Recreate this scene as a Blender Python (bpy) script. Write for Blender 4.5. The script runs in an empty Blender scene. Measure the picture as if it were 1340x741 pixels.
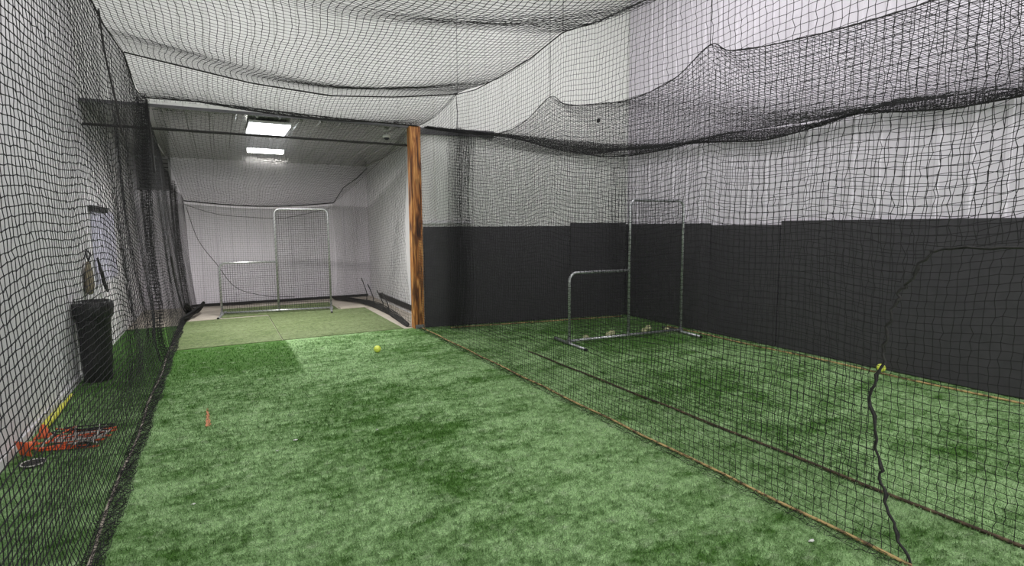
import bpy, bmesh, math, random
import numpy as np
from mathutils import Matrix, Vector
random.seed(7); rng = np.random.default_rng(7)
S = bpy.context.scene; C = S.collection; PI = math.pi

# ---------------------------------------------------------------- camera
H = 1.747; F = 713.2
def cam_axes(yaw, pitch, roll):
    f = Vector((math.sin(yaw)*math.cos(pitch), math.cos(yaw)*math.cos(pitch), -math.sin(pitch)))
    r = Vector((math.cos(yaw), -math.sin(yaw), 0)); u = r.cross(f)
    return r*math.cos(roll)+u*math.sin(roll), u*math.cos(roll)-r*math.sin(roll), f
r_, u_, f_ = cam_axes(0.493, 0.104, -0.006)
cd = bpy.data.cameras.new('camera'); cam = bpy.data.objects.new('camera', cd); C.objects.link(cam)
M = Matrix((r_, u_, -f_)).transposed().to_4x4(); M.translation = Vector((0, 0, H)); cam.matrix_world = M
cd.sensor_width = 36; cd.lens = F/1340*36; cd.clip_start = 0.03; cd.clip_end = 200; S.camera = cam

# ---------------------------------------------------------------- world, lights, exposure
W = bpy.data.worlds.new('world'); S.world = W; W.use_nodes = True
W.node_tree.nodes['Background'].inputs[0].default_value = (.9, .93, 1, 1)
W.node_tree.nodes['Background'].inputs[1].default_value = .35
def area(name, loc, sx, sy, power, col=(1, .98, .96)):
    l = bpy.data.lights.new(name, 'AREA'); l.shape = 'RECTANGLE'; l.size = sx; l.size_y = sy; l.energy = power; l.color = col
    o = bpy.data.objects.new(name, l); C.objects.link(o); o.location = loc; return o
for x in (.8, 4.8):
    for y in (-3.5, 1.5, 5.6):
        area('high_bay_light', (x, y, 6.3), 1.3, 1.3, 78, (1, .975, 1))
o = area('rear_fill_light', (2.8, -7.6, 2.2), 7.5, 3.6, 300, (1, .985, 1)); o.rotation_euler = (PI/2, 0, 0)  # added unseen fill behind the camera, no actual door; brightens below the net roofs
area('room_lamp_light', (.82, 10.65, 3.02), .6, .16, 95, (1, .96, .9))
area('room_lamp_light', (.80, 9.75, 3.27), .6, 1.0, 60, (.95, .97, 1))
S.view_settings.view_transform = 'Standard'; S.view_settings.look = 'None'
S.view_settings.gamma = 1; S.view_settings.exposure = 0.14; S.view_settings.use_curve_mapping = False

# ---------------------------------------------------------------- materials
def mat(name, col, rough=.6, metal=0, noise=None, bump=0, bscale=80, spec=.5, stretch=None):
    m = bpy.data.materials.new(name); m.use_nodes = True; nt = m.node_tree; b = nt.nodes['Principled BSDF']
    b.inputs['Base Color'].default_value = (*col, 1); b.inputs['Roughness'].default_value = rough
    b.inputs['Metallic'].default_value = metal; b.inputs['Specular IOR Level'].default_value = spec
    tc = nt.nodes.new('ShaderNodeTexCoord'); mp = nt.nodes.new('ShaderNodeMapping')
    if stretch: mp.inputs['Scale'].default_value = stretch
    nt.links.new(tc.outputs['Object'], mp.inputs['Vector'])
    if noise:
        col2, sc, lo, hi = noise
        n = nt.nodes.new('ShaderNodeTexNoise'); n.inputs['Scale'].default_value = sc; n.inputs['Detail'].default_value = 6
        nt.links.new(mp.outputs[0], n.inputs['Vector'])
        r = nt.nodes.new('ShaderNodeValToRGB'); r.color_ramp.elements[0].position = lo; r.color_ramp.elements[1].position = hi
        r.color_ramp.elements[0].color = (*col, 1); r.color_ramp.elements[1].color = (*col2, 1)
        nt.links.new(n.outputs['Fac'], r.inputs[0]); nt.links.new(r.outputs[0], b.inputs['Base Color'])
    if bump:
        n2 = nt.nodes.new('ShaderNodeTexNoise'); n2.inputs['Scale'].default_value = bscale; n2.inputs['Detail'].default_value = 4
        nt.links.new(mp.outputs[0], n2.inputs['Vector'])
        bp = nt.nodes.new('ShaderNodeBump'); bp.inputs['Strength'].default_value = bump; bp.inputs['Distance'].default_value = .01
        nt.links.new(n2.outputs['Fac'], bp.inputs['Height']); nt.links.new(bp.outputs[0], b.inputs['Normal'])
    return m
def emit(name, col, s):
    m = bpy.data.materials.new(name); m.use_nodes = True; b = m.node_tree.nodes['Principled BSDF']
    b.inputs['Base Color'].default_value = (*col, 1)
    b.inputs['Emission Color'].default_value = (*col, 1); b.inputs['Emission Strength'].default_value = s; return m

def turf_mat(name, light, dark, pale, patches=False):
    m = bpy.data.materials.new(name); m.use_nodes = True; nt = m.node_tree; N = nt.nodes; Lk = nt.links
    b = N['Principled BSDF']; b.inputs['Roughness'].default_value = .85; b.inputs['Specular IOR Level'].default_value = .25
    geo = N.new('ShaderNodeNewGeometry')
    def noise(sc, stretch=(1, 1, 1), det=5, rot=0):
        mp = N.new('ShaderNodeMapping'); mp.inputs['Scale'].default_value = stretch; mp.inputs['Rotation'].default_value = (0, 0, rot)
        Lk.new(geo.outputs['Position'], mp.inputs['Vector'])
        n = N.new('ShaderNodeTexNoise'); n.inputs['Scale'].default_value = sc; n.inputs['Detail'].default_value = det
        n.inputs['Roughness'].default_value = .62
        Lk.new(mp.outputs[0], n.inputs['Vector']); return n.outputs['Fac']
    def math_(op, a, c, cl=False):
        n = N.new('ShaderNodeMath'); n.operation = op; n.use_clamp = cl
        for i, v in enumerate((a, c)):
            if isinstance(v, (int, float)): n.inputs[i].default_value = v
            else: Lk.new(v, n.inputs[i])
        return n.outputs[0]
    def ramp(v, lo, hi):
        n = N.new('ShaderNodeMapRange'); n.inputs[1].default_value = lo; n.inputs[2].default_value = hi; Lk.new(v, n.inputs[0]); return n.outputs[0]
    def mix(f, a, c):
        n = N.new('ShaderNodeMix'); n.data_type = 'RGBA'
        if isinstance(f, (int, float)): n.inputs[0].default_value = f
        else: Lk.new(f, n.inputs[0])
        for i, v in ((6, a), (7, c)):
            if isinstance(v, tuple): n.inputs[i].default_value = (*v, 1)
            else: Lk.new(v, n.inputs[i])
        return n.outputs[2]
    big = noise(.55, (1, 1.6, 1)); mid = noise(2.6, (1.0, 1.7, 1), 6); fine = noise(15, (1, 1.3, 1), 8); grain = noise(95, (1, 1, 1), 5)
    f = math_('ADD', math_('MULTIPLY', big, .45), math_('ADD', math_('MULTIPLY', mid, .50), math_('MULTIPLY', fine, .42)))
    if patches:                                  # strips of pile of a deeper green, with a sewn edge
        sep = N.new('ShaderNodeSeparateXYZ'); Lk.new(geo.outputs['Position'], sep.inputs[0]); X, Y = sep.outputs[0], sep.outputs[1]
        wob = math_('MULTIPLY', math_('SUBTRACT', mid, .5), .9)
        a = math_('MULTIPLY', ramp(X, .86, .82), ramp(math_('ADD', Y, math_('MULTIPLY', wob, 2.4)), 6.5, 7.8))
        f = math_('SUBTRACT', f, math_('MULTIPLY', a, .20))
        a2 = math_('MULTIPLY', ramp(X, 3.6, 4.6), ramp(math_('ADD', Y, wob), 3.2, 7.0))   # deep pile at the end of the right bay
        f = math_('SUBTRACT', f, math_('MULTIPLY', a2, .10))
        a3 = math_('MULTIPLY', ramp(math_('ADD', X, wob), .5, 1.1), math_('MULTIPLY', ramp(math_('ADD', X, wob), 2.2, 1.2), math_('MULTIPLY', ramp(math_('ADD', Y, wob), 3.0, 4.5), ramp(math_('ADD', Y, wob), 6.8, 6.0))))
        f = math_('SUBTRACT', f, math_('MULTIPLY', a3, .07))
    col = mix(ramp(f, .575, .76), dark, light)
    col = mix(math_('MULTIPLY', ramp(noise(7, (1, 1.5, 1), 6), .56, .78), .55), col, pale)
    g2 = math_('ADD', math_('MULTIPLY', ramp(fine, .32, .68), .45), math_('MULTIPLY', ramp(grain, .34, .66), .9))
    n = N.new('ShaderNodeMix'); n.data_type = 'RGBA'; n.blend_type = 'MULTIPLY'; n.inputs[0].default_value = 1
    Lk.new(col, n.inputs[6])
    cr = N.new('ShaderNodeCombineColor'); g3 = math_('ADD', math_('MULTIPLY', g2, .95), .38)
    for i in range(3): Lk.new(g3, cr.inputs[i])
    Lk.new(cr.outputs[0], n.inputs[7]); Lk.new(n.outputs[2], b.inputs['Base Color'])
    hb = math_('ADD', math_('MULTIPLY', grain, .6), math_('MULTIPLY', fine, .8))
    bp = N.new('ShaderNodeBump'); bp.inputs['Strength'].default_value = .8; bp.inputs['Distance'].default_value = .02
    Lk.new(hb, bp.inputs['Height']); Lk.new(bp.outputs[0], b.inputs['Normal'])
    return m

M_turf = turf_mat('green_turf', (.305, .475, .215), (.062, .160, .024), (.52, .60, .42), True)
M_olive = turf_mat('olive_turf', (.185, .232, .112), (.125, .17, .066), (.235, .275, .155))
M_conc = mat('concrete', (.44, .39, .33), .8, noise=((.55, .50, .43), 5, .3, .7), bump=.2)
M_white = mat('white_wall_steel', (.72, .68, .74), .45, noise=((.77, .73, .79), 2, .3, .7))
M_cream = mat('cream_wall_steel', (.78, .79, .75), .4, noise=((.82, .82, .79), 2, .3, .7))
M_lwall = mat('white_painted_wall', (.76, .75, .77), .6, noise=((.82, .80, .82), 3, .3, .7))
M_ceilr = mat('grey_green_ceiling_steel', (.36, .37, .34), .17, .5, noise=((.44, .45, .41), 2, .3, .7))
M_dark = mat('black_rubber_panel', (.038, .036, .041), .55, noise=((.052, .049, .055), 9, .3, .7), bump=.15, bscale=30)
M_trimd = mat('dark_steel_trim', (.085, .085, .09), .45, .3, noise=((.11, .11, .11), 8, .3, .7))
M_net = mat('black_twine', (.012, .012, .013), .75, noise=((.02, .02, .021), 30, .3, .7), spec=.3)
M_netg = mat('dark_grey_twine', (.035, .034, .036), .75, noise=((.05, .05, .052), 30, .3, .7), spec=.3)
M_rope = mat('black_rope', (.012, .012, .012), .8, noise=((.03, .028, .026), 60, .3, .7), bump=.5)
M_tan = mat('tan_lead_rope', (.50, .36, .15), .8, noise=((.12, .08, .04), 18, .45, .62), bump=.5)
M_brown = mat('brown_lead_rope', (.05, .035, .02), .8, noise=((.16, .11, .06), 18, .5, .7), bump=.5)
M_pink = mat('grey_lead_rope', (.40, .36, .29), .8, noise=((.12, .10, .09), 14, .45, .65), bump=.5)
M_galv = mat('galvanised_steel', (.42, .43, .44), .35, .75, noise=((.55, .56, .57), 25, .3, .7))
M_bolt = mat('dull_steel', (.25, .25, .26), .5, .8, noise=((.35, .35, .35), 40, .3, .7))
M_ball = mat('yellow_ball_leather', (.72, .83, .08), .5, noise=((.80, .88, .16), 20, .3, .7))
M_ballp = mat('pale_ball_leather', (.72, .72, .45), .5, noise=((.62, .64, .36), 20, .3, .7))
M_seam = mat('ball_seam_thread', (.45, .50, .05), .7, noise=((.5, .42, .05), 60, .3, .7))
M_bin = mat('black_bin_plastic', (.012, .012, .013), .45, noise=((.02, .02, .02), 20, .3, .7))
M_bag = mat('black_bag_film', (.016, .016, .017), .3, noise=((.028, .028, .028), 20, .3, .7), bump=.4, bscale=25)
M_or = mat('orange_plastic', (.85, .16, .04), .5, noise=((.75, .12, .03), 12, .3, .7))
M_yel = mat('yellow_plastic', (.75, .72, .05), .45, noise=((.8, .78, .12), 12, .3, .7))
M_whp = mat('white_webbing', (.62, .60, .56), .8, noise=((.45, .43, .40), 40, .3, .7))
M_lav = mat('lavender_sheet', (.60, .59, .74), .35, noise=((.68, .67, .78), 4, .3, .7))
M_tanb = mat('tan_canvas', (.32, .27, .19), .8, noise=((.24, .20, .13), 14, .3, .7), bump=.3)
M_louv = mat('grey_louvre_steel', (.26, .25, .26), .45, .4, noise=((.17, .165, .17), 10, .3, .7))
M_lamp = emit('lamp_diffuser', (1, .98, .93), 9); M_lamp2 = emit('lamp_diffuser_cool', (.93, .96, 1), 6)
M_house = mat('white_enamel', (.75, .75, .74), .4, noise=((.7, .7, .7), 10, .3, .7))
M_lens = mat('camera_lens', (.01, .01, .015), .1, noise=((.02, .02, .03), 10, .3, .7))
M_paper = mat('white_scrap', (.8, .8, .76), .8, noise=((.7, .7, .66), 40, .3, .7))
M_black = mat('baseboard_black', (.02, .02, .02), .5, noise=((.03, .03, .03), 20, .3, .7))  # plain black of baseboards, chart rail, bag strap and vent backing

def wood_mat():
    m = bpy.data.materials.new('burnt_pine'); m.use_nodes = True; nt = m.node_tree; N = nt.nodes; Lk = nt.links; b = N['Principled BSDF']
    b.inputs['Roughness'].default_value = .5
    tc = N.new('ShaderNodeTexCoord')
    def tex(scale, stretch, dist=0, det=6):
        mp = N.new('ShaderNodeMapping'); mp.inputs['Scale'].default_value = stretch; Lk.new(tc.outputs['Object'], mp.inputs[0])
        n = N.new('ShaderNodeTexNoise'); n.inputs['Scale'].default_value = scale; n.inputs['Detail'].default_value = det; n.inputs['Distortion'].default_value = dist
        Lk.new(mp.outputs[0], n.inputs['Vector']); return n.outputs['Fac']
    g = tex(14, (1.6, 1.6, .12), 1.2); k = tex(4, (1.6, 1.6, .42), .8, 3)
    r1 = N.new('ShaderNodeValToRGB'); e = r1.color_ramp.elements; e[0].position = .34; e[0].color = (.07, .022, .007, 1); e[1].position = .62; e[1].color = (.72, .36, .11, 1)
    x = e.new(.48); x.color = (.42, .15, .035, 1); Lk.new(g, r1.inputs[0])
    r2 = N.new('ShaderNodeValToRGB'); e = r2.color_ramp.elements; e[0].position = .36; e[0].color = (.10, .05, .03, 1); e[1].position = .50; e[1].color = (1, 1, 1, 1); Lk.new(k, r2.inputs[0])
    mx = N.new('ShaderNodeMix'); mx.data_type = 'RGBA'; mx.blend_type = 'MULTIPLY'; mx.inputs[0].default_value = .9
    Lk.new(r1.outputs[0], mx.inputs[6]); Lk.new(r2.outputs[0], mx.inputs[7]); Lk.new(mx.outputs[2], b.inputs['Base Color'])
    bp = N.new('ShaderNodeBump'); bp.inputs['Strength'].default_value = .3; Lk.new(g, bp.inputs['Height']); Lk.new(bp.outputs[0], b.inputs['Normal'])
    return m
M_wood = wood_mat()

# ---------------------------------------------------------------- helpers
def obj(name, bm, m, parent=None, smooth=False, loc=None):
    me = bpy.data.meshes.new(name); bmesh.ops.recalc_face_normals(bm, faces=bm.faces); bm.to_mesh(me); bm.free(); me.materials.append(m)
    if smooth:
        for f in me.polygons: f.use_smooth = True
    o = bpy.data.objects.new(name, me); C.objects.link(o)
    if parent: o.parent = parent
    if loc: o.location = loc
    return o
def tag(o, label, cat, group=None):
    o['label'] = label; o['category'] = cat
    if group: o['group'] = group
    return o
def thing(name, label, cat, loc=(0, 0, 0), rz=0, group=None):
    o = bpy.data.objects.new(name, None); C.objects.link(o); o.location = loc; o.rotation_euler = (0, 0, rz); o.empty_display_size = .1
    return tag(o, label, cat, group)
def struct(o): o['kind'] = 'structure'; return o
def box(bm, x0, x1, y0, y1, z0, z1, bev=0, rot=None):
    r = bmesh.ops.create_cube(bm, size=1); vs = r['verts']
    for v in vs: v.co = Vector(((x0+x1)/2+v.co.x*(x1-x0), (y0+y1)/2+v.co.y*(y1-y0), (z0+z1)/2+v.co.z*(z1-z0)))
    if bev:
        es = list({e for v in vs for e in v.link_edges}); bmesh.ops.bevel(bm, geom=es, offset=bev, segments=2, affect='EDGES')
    return bm
def BX(*a, **k): return box(bmesh.new(), *a, **k)
def tube(bm, pts, r, n=8, closed=False):
    pts = [Vector(q) for q in pts]; rings = []; ref = Vector((0, 0, 1)); prev = None; m = len(pts)
    for i, q in enumerate(pts):
        if closed: d = pts[(i+1) % m]-pts[i-1]
        else: d = pts[min(i+1, m-1)]-pts[max(i-1, 0)]
        d.normalize()
        if prev is None:
            a = ref if abs(d.dot(ref)) < .9 else Vector((1, 0, 0)); e1 = d.cross(a).normalized()
        else: e1 = (prev-d*prev.dot(d)).normalized()
        prev = e1; e2 = d.cross(e1); rr = r[i] if isinstance(r, (list, tuple)) else r
        rings.append([bm.verts.new(q+(e1*math.cos(2*PI*k/n)+e2*math.sin(2*PI*k/n))*rr) for k in range(n)])
    for i in range(m if closed else m-1):
        A, B = rings[i], rings[(i+1) % m]
        for k in range(n): bm.faces.new((A[k], A[(k+1) % n], B[(k+1) % n], B[k]))
    if not closed: bm.faces.new(rings[0][::-1]); bm.faces.new(rings[-1])
    return bm
def TB(*a, **k): return tube(bmesh.new(), *a, **k)
def smooth_path(pts, n=8):
    P = [Vector(q) for q in pts]; out = []
    for i in range(len(P)-1):
        a, b, c, d = P[max(i-1, 0)], P[i], P[i+1], P[min(i+2, len(P)-1)]
        for k in range(n):
            t = k/n; out.append(.5*((2*b)+(c-a)*t+(2*a-5*b+4*c-d)*t*t+(3*b-3*c+d-a)*t**3))
    return out+[P[-1]]
def lathe(prof, n=28, sx=1, sy=1):
    bm = bmesh.new(); R = []
    for r, z in prof: R.append([bm.verts.new((r*math.cos(2*PI*k/n)*sx, r*math.sin(2*PI*k/n)*sy, z)) for k in range(n)])
    for i in range(len(R)-1):
        for k in range(n): bm.faces.new((R[i][k], R[i][(k+1) % n], R[i+1][(k+1) % n], R[i+1][k]))
    bm.faces.new(R[0][::-1]); bm.faces.new(R[-1]); return bm
def ribbed(x0, x1, z0, z1, pitch=.305, depth=.014, w=.035):
    """sheet of ribbed steel in the local x-z plane facing -y: one profile extruded along z, with thickness"""
    xs = []; x = x0
    while x < x1:
        for dx, dy in ((0, 0), (pitch-w-.03, 0), (pitch-w-.015, -depth), (pitch-.015, -depth)):
            if x+dx <= x1: xs.append((x+dx, dy))
        x += pitch
    xs.append((x1, 0)); pts = xs+[(x1, .05), (x0, .05)]
    bm = bmesh.new(); a = [bm.verts.new((x, y, z0)) for x, y in pts]; b = [bm.verts.new((x, y, z1)) for x, y in pts]; n = len(pts)
    for i in range(n): bm.faces.new((a[i], a[(i+1) % n], b[(i+1) % n], b[i]))
    bm.faces.new(a[::-1]); bm.faces.new(b); return bm

# --- knotted netting: every strand a thin three-sided tube, every knot a small octahedron
def net_arrays(P, keep=None, r=.0015, kr=.0033, rv=None):
    nu, nv = P.shape[:2]
    if keep is None: keep = np.ones((nu, nv), bool)
    E = []; cnt = []
    for A, B, k in ((P[:-1], P[1:], keep[:-1] & keep[1:]), (P[:, :-1], P[:, 1:], keep[:, :-1] & keep[:, 1:])):
        E.append(np.stack([A[k], B[k]], 1)); cnt.append(int(k.sum()))
    E = np.concatenate(E); a, b = E[:, 0], E[:, 1]; d = b-a; d /= np.linalg.norm(d, axis=1, keepdims=True)+1e-9
    ref = np.where(np.abs(d[:, 2:3]) < .8, [[0, 0, 1.]], [[1., 0, 0]]); e1 = np.cross(d, ref); e1 /= np.linalg.norm(e1, axis=1, keepdims=True); e2 = np.cross(d, e1)
    r = np.concatenate([np.full(cnt[0], r), np.full(cnt[1], rv or r)])[:, None]; V = []
    for q in (a, b):
        for k in range(3):
            t = 2*PI*k/3; V.append(q+r*(e1*math.cos(t)+e2*math.sin(t)))
    V = np.stack(V, 1).reshape(-1, 3); n = len(E); o = (np.arange(n)*6)[:, None]
    Q = np.concatenate([o+np.array([[k, (k+1) % 3, 3+(k+1) % 3, 3+k]]) for k in range(3)])
    T = np.zeros((0, 3), int)
    if kr:
        K = P[keep]; m = len(K); off = np.array([[1, 0, 0], [-1, 0, 0], [0, 1, 0], [0, -1, 0], [0, 0, 1], [0, 0, -1]])*kr
        KV = (K[:, None]+off[None]).reshape(-1, 3); o = (np.arange(m)*6)[:, None]+len(V)
        T = np.concatenate([o+np.array([t]) for t in ((0, 2, 4), (2, 1, 4), (1, 3, 4), (3, 0, 4), (2, 0, 5), (1, 2, 5), (3, 1, 5), (0, 3, 5))])
        V = np.concatenate([V, KV])
    return V, Q, T
def net_mesh(name, parts, m, parent=None):
    Vs, Qs, Ts, o = [], [], [], 0
    for V, Q, T in parts: Vs.append(V); Qs.append(Q+o); Ts.append(T+o); o += len(V)
    V = np.concatenate(Vs); Q = np.concatenate(Qs); T = np.concatenate(Ts)
    me = bpy.data.meshes.new(name); me.vertices.add(len(V)); me.vertices.foreach_set('co', V.astype(np.float32).ravel())
    nl = len(Q)*4+len(T)*3; me.loops.add(nl); me.loops.foreach_set('vertex_index', np.concatenate([Q.ravel(), T.ravel()]).astype(np.int32))
    me.polygons.add(len(Q)+len(T))
    st = np.concatenate([np.arange(len(Q))*4, len(Q)*4+np.arange(len(T))*3]); me.polygons.foreach_set('loop_start', st.astype(np.int32))
    me.update(calc_edges=True); me.materials.append(m)
    ob = bpy.data.objects.new(name, me); C.objects.link(ob)
    if parent: ob.parent = parent
    return ob
def resample(pts, n):
    p = np.array(pts, float); s = np.r_[0, np.cumsum(np.linalg.norm(np.diff(p, axis=0), axis=1))]; t = np.linspace(0, s[-1], n)
    return np.stack([np.interp(t, s, p[:, k]) for k in range(p.shape[1])], 1), s[-1]
def ruled(bot, top, cell, nv, jit=.1, nu=None, perp=1):
    if nu is None: nu = int(resample(bot, 2)[1]/cell)+1
    A = resample(bot, nu)[0]; B = resample(top, nu)[0]; t = np.linspace(0, 1, nv)[None, :, None]
    P = A[:, None]*(1-t)+B[:, None]*t
    return P+rng.normal(0, cell*jit*.5, P.shape)*np.array([perp, 1, .55])
def wave(a, b, ph=0): return np.sin(a)*np.cos(b+ph)

# ================================================================= SETTING
XL, XR, XR2 = -1.49, 7.0, 7.0
def wall_obj(name, bm, m): return struct(obj(name, bm, m))
wall_obj('floor', BX(-6, 9.5, -8, 9.04, -.06, 0), M_turf)
wall_obj('floor_back_room', BX(-6, 9.5, 9.04, 14.6, -.06, -.012), M_conc)
# white ribbed steel above the opening and along the right bay, cream white
WY = 9.0
def back_y(x): return 8.985-(x-3.07)*.165
bm = ribbed(-1.49, 3.07, 3.42, 6.6)
o = struct(obj('wall_back', bm, M_cream)); o.location = (0, 9.0, 0)
L = math.hypot(7.5-3.07, (7.5-3.07)*.165); ang = -math.atan(.165)
o = struct(obj('wall_back_right_bay', ribbed(0, L, 0, 6.6), M_cream)); o.location = (3.07, 8.99, 0); o.rotation_euler = (0, 0, ang)
wall_obj('wall_left', BX(XL-.1, XL, -8, 14.1, -.03, 6.6), M_lwall)
bm = ribbed(-8.3, 8.0, 0, 3.02)     # lower right wall, ribs facing -x
o = struct(obj('wall_right', bm, M_white)); o.rotation_euler = (0, 0, -PI/2); o.location = (XR, 0, 0)
o = struct(obj('wall_right_upper', ribbed(-8.3, 8.0, 3.02, 6.6), M_white)); o.rotation_euler = (0, 0, -PI/2); o.location = (XR2, 0, 0)
wall_obj('wall_behind_camera', BX(-1.6, 7.6, -8.1, -8, 0, 6.6), M_white)
wall_obj('ceiling', BX(-1.6, 7.6, -8.1, 9.1, 6.6, 6.7), M_white)
# back room
wall_obj('floor_left_strip', BX(XL, -.715, 9.04, 11.35, -.012, .001), M_turf)
wall_obj('wall_back_room_end', BX(-1.6, 3.6, 13.98, 14.08, -.05, 3.4), M_white)
o = struct(obj('wall_back_room_ribs', ribbed(-1.49, 3.38, -.01, 3.26, .305, .012), M_white)); o.location = (0, 13.95, 0)
wall_obj('wall_back_room_right', BX(3.38, 3.48, 9.07, 14.0, -.03, 3.4), M_lwall)
# ribbed steel ceiling of the back room, ribs running away from the camera
bm = ribbed(-1.49, 3.38, 9.08, 13.96, .305, .02, .03)
for v in bm.verts: v.co = Vector((v.co.x, v.co.z, 3.26+v.co.y+(13.96-v.co.z)*.0295))
struct(obj('ceiling_back_room', bm, M_ceilr))
# header over the opening
struct(obj('trim_2', BX(XL, 3.09, 9.02, 9.06, 3.40, 3.45), M_trimd)); struct(obj('trim_1', BX(XL, 3.09, 8.985, 9.0, 3.385, 3.425), M_trimd))
bm = BX(0, 1.3, -.03, 0, 3.29, 3.40)
o = struct(obj('trim_3', bm, M_trimd)); o.location = (3.07, 8.97, 0); o.rotation_euler = (0, 0, ang)
bm = BX(0, .9, -.03, 0, 1.80, 1.85); o = struct(obj('trim_4', bm, M_lwall)); o.location = (3.09, 8.96, 0); o.rotation_euler = (0, 0, ang)
struct(obj('baseboard_left', BX(XL, XL+.015, -8, 13.9, 0, .07), M_lwall))
struct(obj('baseboard_back_room', BX(3.35, 3.38, 9.6, 13.0, .06, .17), M_black))
struct(obj('baseboard_back_room_end', BX(-.5, 3.3, 13.9, 13.935, 0, .05), M_black))

# black rubber panels
def panel(x, y, rz, w, z1, label):
    t = thing('wall_panel', label, 'wall panel', (x, y, 0), rz)
    obj('board', BX(0, w, -.035, -.016, .01, z1, bev=.004), M_dark, t)
cs = math.cos(ang); sn = math.sin(ang)
panel(3.10, 8.975, ang, 2.74, 1.745, 'black wall panel between the burnt post and the stepped seam, slightly lower top edge')
panel(3.10+2.75*cs, 8.975+2.75*sn, ang, 1.18, 1.80, 'short black wall panel in the far corner of the right bay behind the tall screen side')
panel(6.985, 8.28, -PI/2, 2.07, 1.775, 'black panel on the right wall right of the corner, behind the tall screen leg')
panel(6.985, 6.20, -PI/2, 1.22, 1.745, 'black panel on the right wall with the notched lower top edge')
panel(6.985, 4.97, -PI/2, 7.0, 1.80, 'long black panel on the right wall behind the yellow ball, running out of frame')

# ================================================================= POST
t = thing('timber_post', 'scorched orange and brown timber post at the corner of the opening', 'post', (2.98, 9.0, 0))
obj('shaft', BX(-.09, .09, -.09, .08, 0, 3.41, bev=.006), M_wood, t)
obj('base_plate', BX(-.075, .075, -.10, -.088, .0, .07, bev=.002), M_bolt, t)['label'] = 'small dark steel foot plate'

# ================================================================= TURF MATS
def mat_thing(x0, x1, y0, y1, label, z=-.012):
    bm = bmesh.new(); n = 40
    box(bm, x0, x1, y0, y1, z, z+.018, bev=.004)
    return tag(obj('turf_mat', bm, M_olive), label, 'turf mat')
mat_thing(-.70, .80, 9.05, 11.75, 'faded olive turf mat left in the opening, before the low screen side')
mat_thing(.81, 2.74, 9.05, 11.9, 'faded olive turf mat right in the opening, before the tall screen side')
mat_thing(-.02, 2.2, 11.95, 13.2, 'faded green turf mat under and behind the far pitching screen')
def slab(x0, x1, y0, y1, label): return tag(obj('concrete_slab', BX(x0, x1, y0, y1, -.012, .012, bev=.004), M_conc), label, 'paver')
slab(-.62, -.06, 11.8, 12.05, 'pale beige slab edge left of the far screen foot')
slab(2.25, 2.8, 11.95, 12.3, 'pale beige slab right of the far screen foot')

# ================================================================= NETS
c = .046
def along(y, pts):  # interpolate z over y
    p = sorted(pts); return np.interp(y, [q[0] for q in p], [q[1] for q in p])
# --- left side net
def left_path(x, n0, n1, zf):
    pts = []
    y = .4
    while y < 8.3: pts.append((x, y, zf(y))); y += .1
    for k in range(9): pts.append((x+(.07 if k % 2 else -.05), 8.3+k*.07, zf(8.3+k*.07)))
    y = 8.95
    while y < 12.2: pts.append((x+(y-8.95)*.03, y, zf(y))); y += .1
    for k in range(7): pts.append((x+.10+(.08 if k % 2 else -.04), 12.2+k*.06, zf(12.2+k*.06)))
    y = 12.65
    while y < 13.7: pts.append((x+.11+(y-12.65)*.1, y, zf(y))); y += .1
    return pts
ztopL = lambda y: along(y, [(0, 3.6), (2, 3.56), (3.3, 3.50), (4.6, 3.56), (6, 3.50), (7.2, 3.58), (8.0, 3.40), (8.9, 3.46), (11, 2.85), (13.7, 2.33)])
bot = left_path(-.69, 0, 0, lambda y: .012); top = left_path(-.77, 0, 0, ztopL)
nu = int(resample(bot, 2)[1]/c)+1
P = ruled(bot, top, c, 78, .24, nu, .22)
y, z = P[..., 1], P[..., 2]; env = np.sin(np.clip(z/3.5, 0, 1)*PI)
P[..., 0] += env*(-.06+.022*np.sin(1.3*y+.7*z)-.010*np.sin(3.1*y-1.1*z+1)+.006*np.sin(8*y+3*z)*np.clip((y-4)/3, 0, 1)) - .05*np.exp(-((z-.25)/.3)**2)*(y < 9)
P[..., 2] += env*(.05*np.sin(1.6*y+1)+.03*np.sin(3.7*y+z)+.055*np.sin(4.6*y+1.2*z)*np.clip((y-4.5)/3, 0, 1))
P[..., 1] += env*.03*np.sin(3*z+1.2*y)
lt = thing('left_side_net', 'black knotted net hanging along the left wall in front of the bin', 'netting', (-.7, 1, 0)); lt_off = Vector((.7, -1, 0))
def child_at_world(o, par): o.parent = par; o.location = -Vector(par.location)
def netpart(name, parts, m, par): o = net_mesh(name, parts, m); child_at_world(o, par); return o
def part(name, bm, m, par, smooth=True): o = obj(name, bm, m, None, smooth); child_at_world(o, par); return o
netpart('netting', [net_arrays(P, r=.0029, kr=.0052, rv=.0020)], M_net, lt)
# hem lying on the turf
yy = np.arange(.4, 12.1, .034); n = len(yy); k = np.arange(6)
G = np.zeros((n, 6, 3)); G[..., 0] = -.71+.019*k[None]+.012*np.sin(yy*5)[:, None]*(k[None]/6); G[..., 1] = yy[:, None]
G[..., 2] = .012+.02*np.abs(np.sin(k[None]*1.6+yy[:, None]*7)); G += rng.normal(0, .006, G.shape); G[..., 2] = np.maximum(G[..., 2], .006)
netpart('trailing_hem', [net_arrays(G, r=.0018, kr=.0036), net_arrays(G+[.012, .015, .004], r=.0018, kr=0)], M_net, lt)
part('lead_rope', TB(smooth_path([(-.69+.012*math.sin(i*1.7), .4+i*.6, .014) for i in range(20)], 4), .010), M_pink, lt)['label'] = 'pale weighted rope in the hem'
part('seam_cord', TB(smooth_path([(-.76, 5.72, 3.54), (-.745, 5.75, 3.2), (-.70, 5.8, 2.8), (-.68, 5.84, 2.55)]), .008), M_rope, lt)
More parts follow.
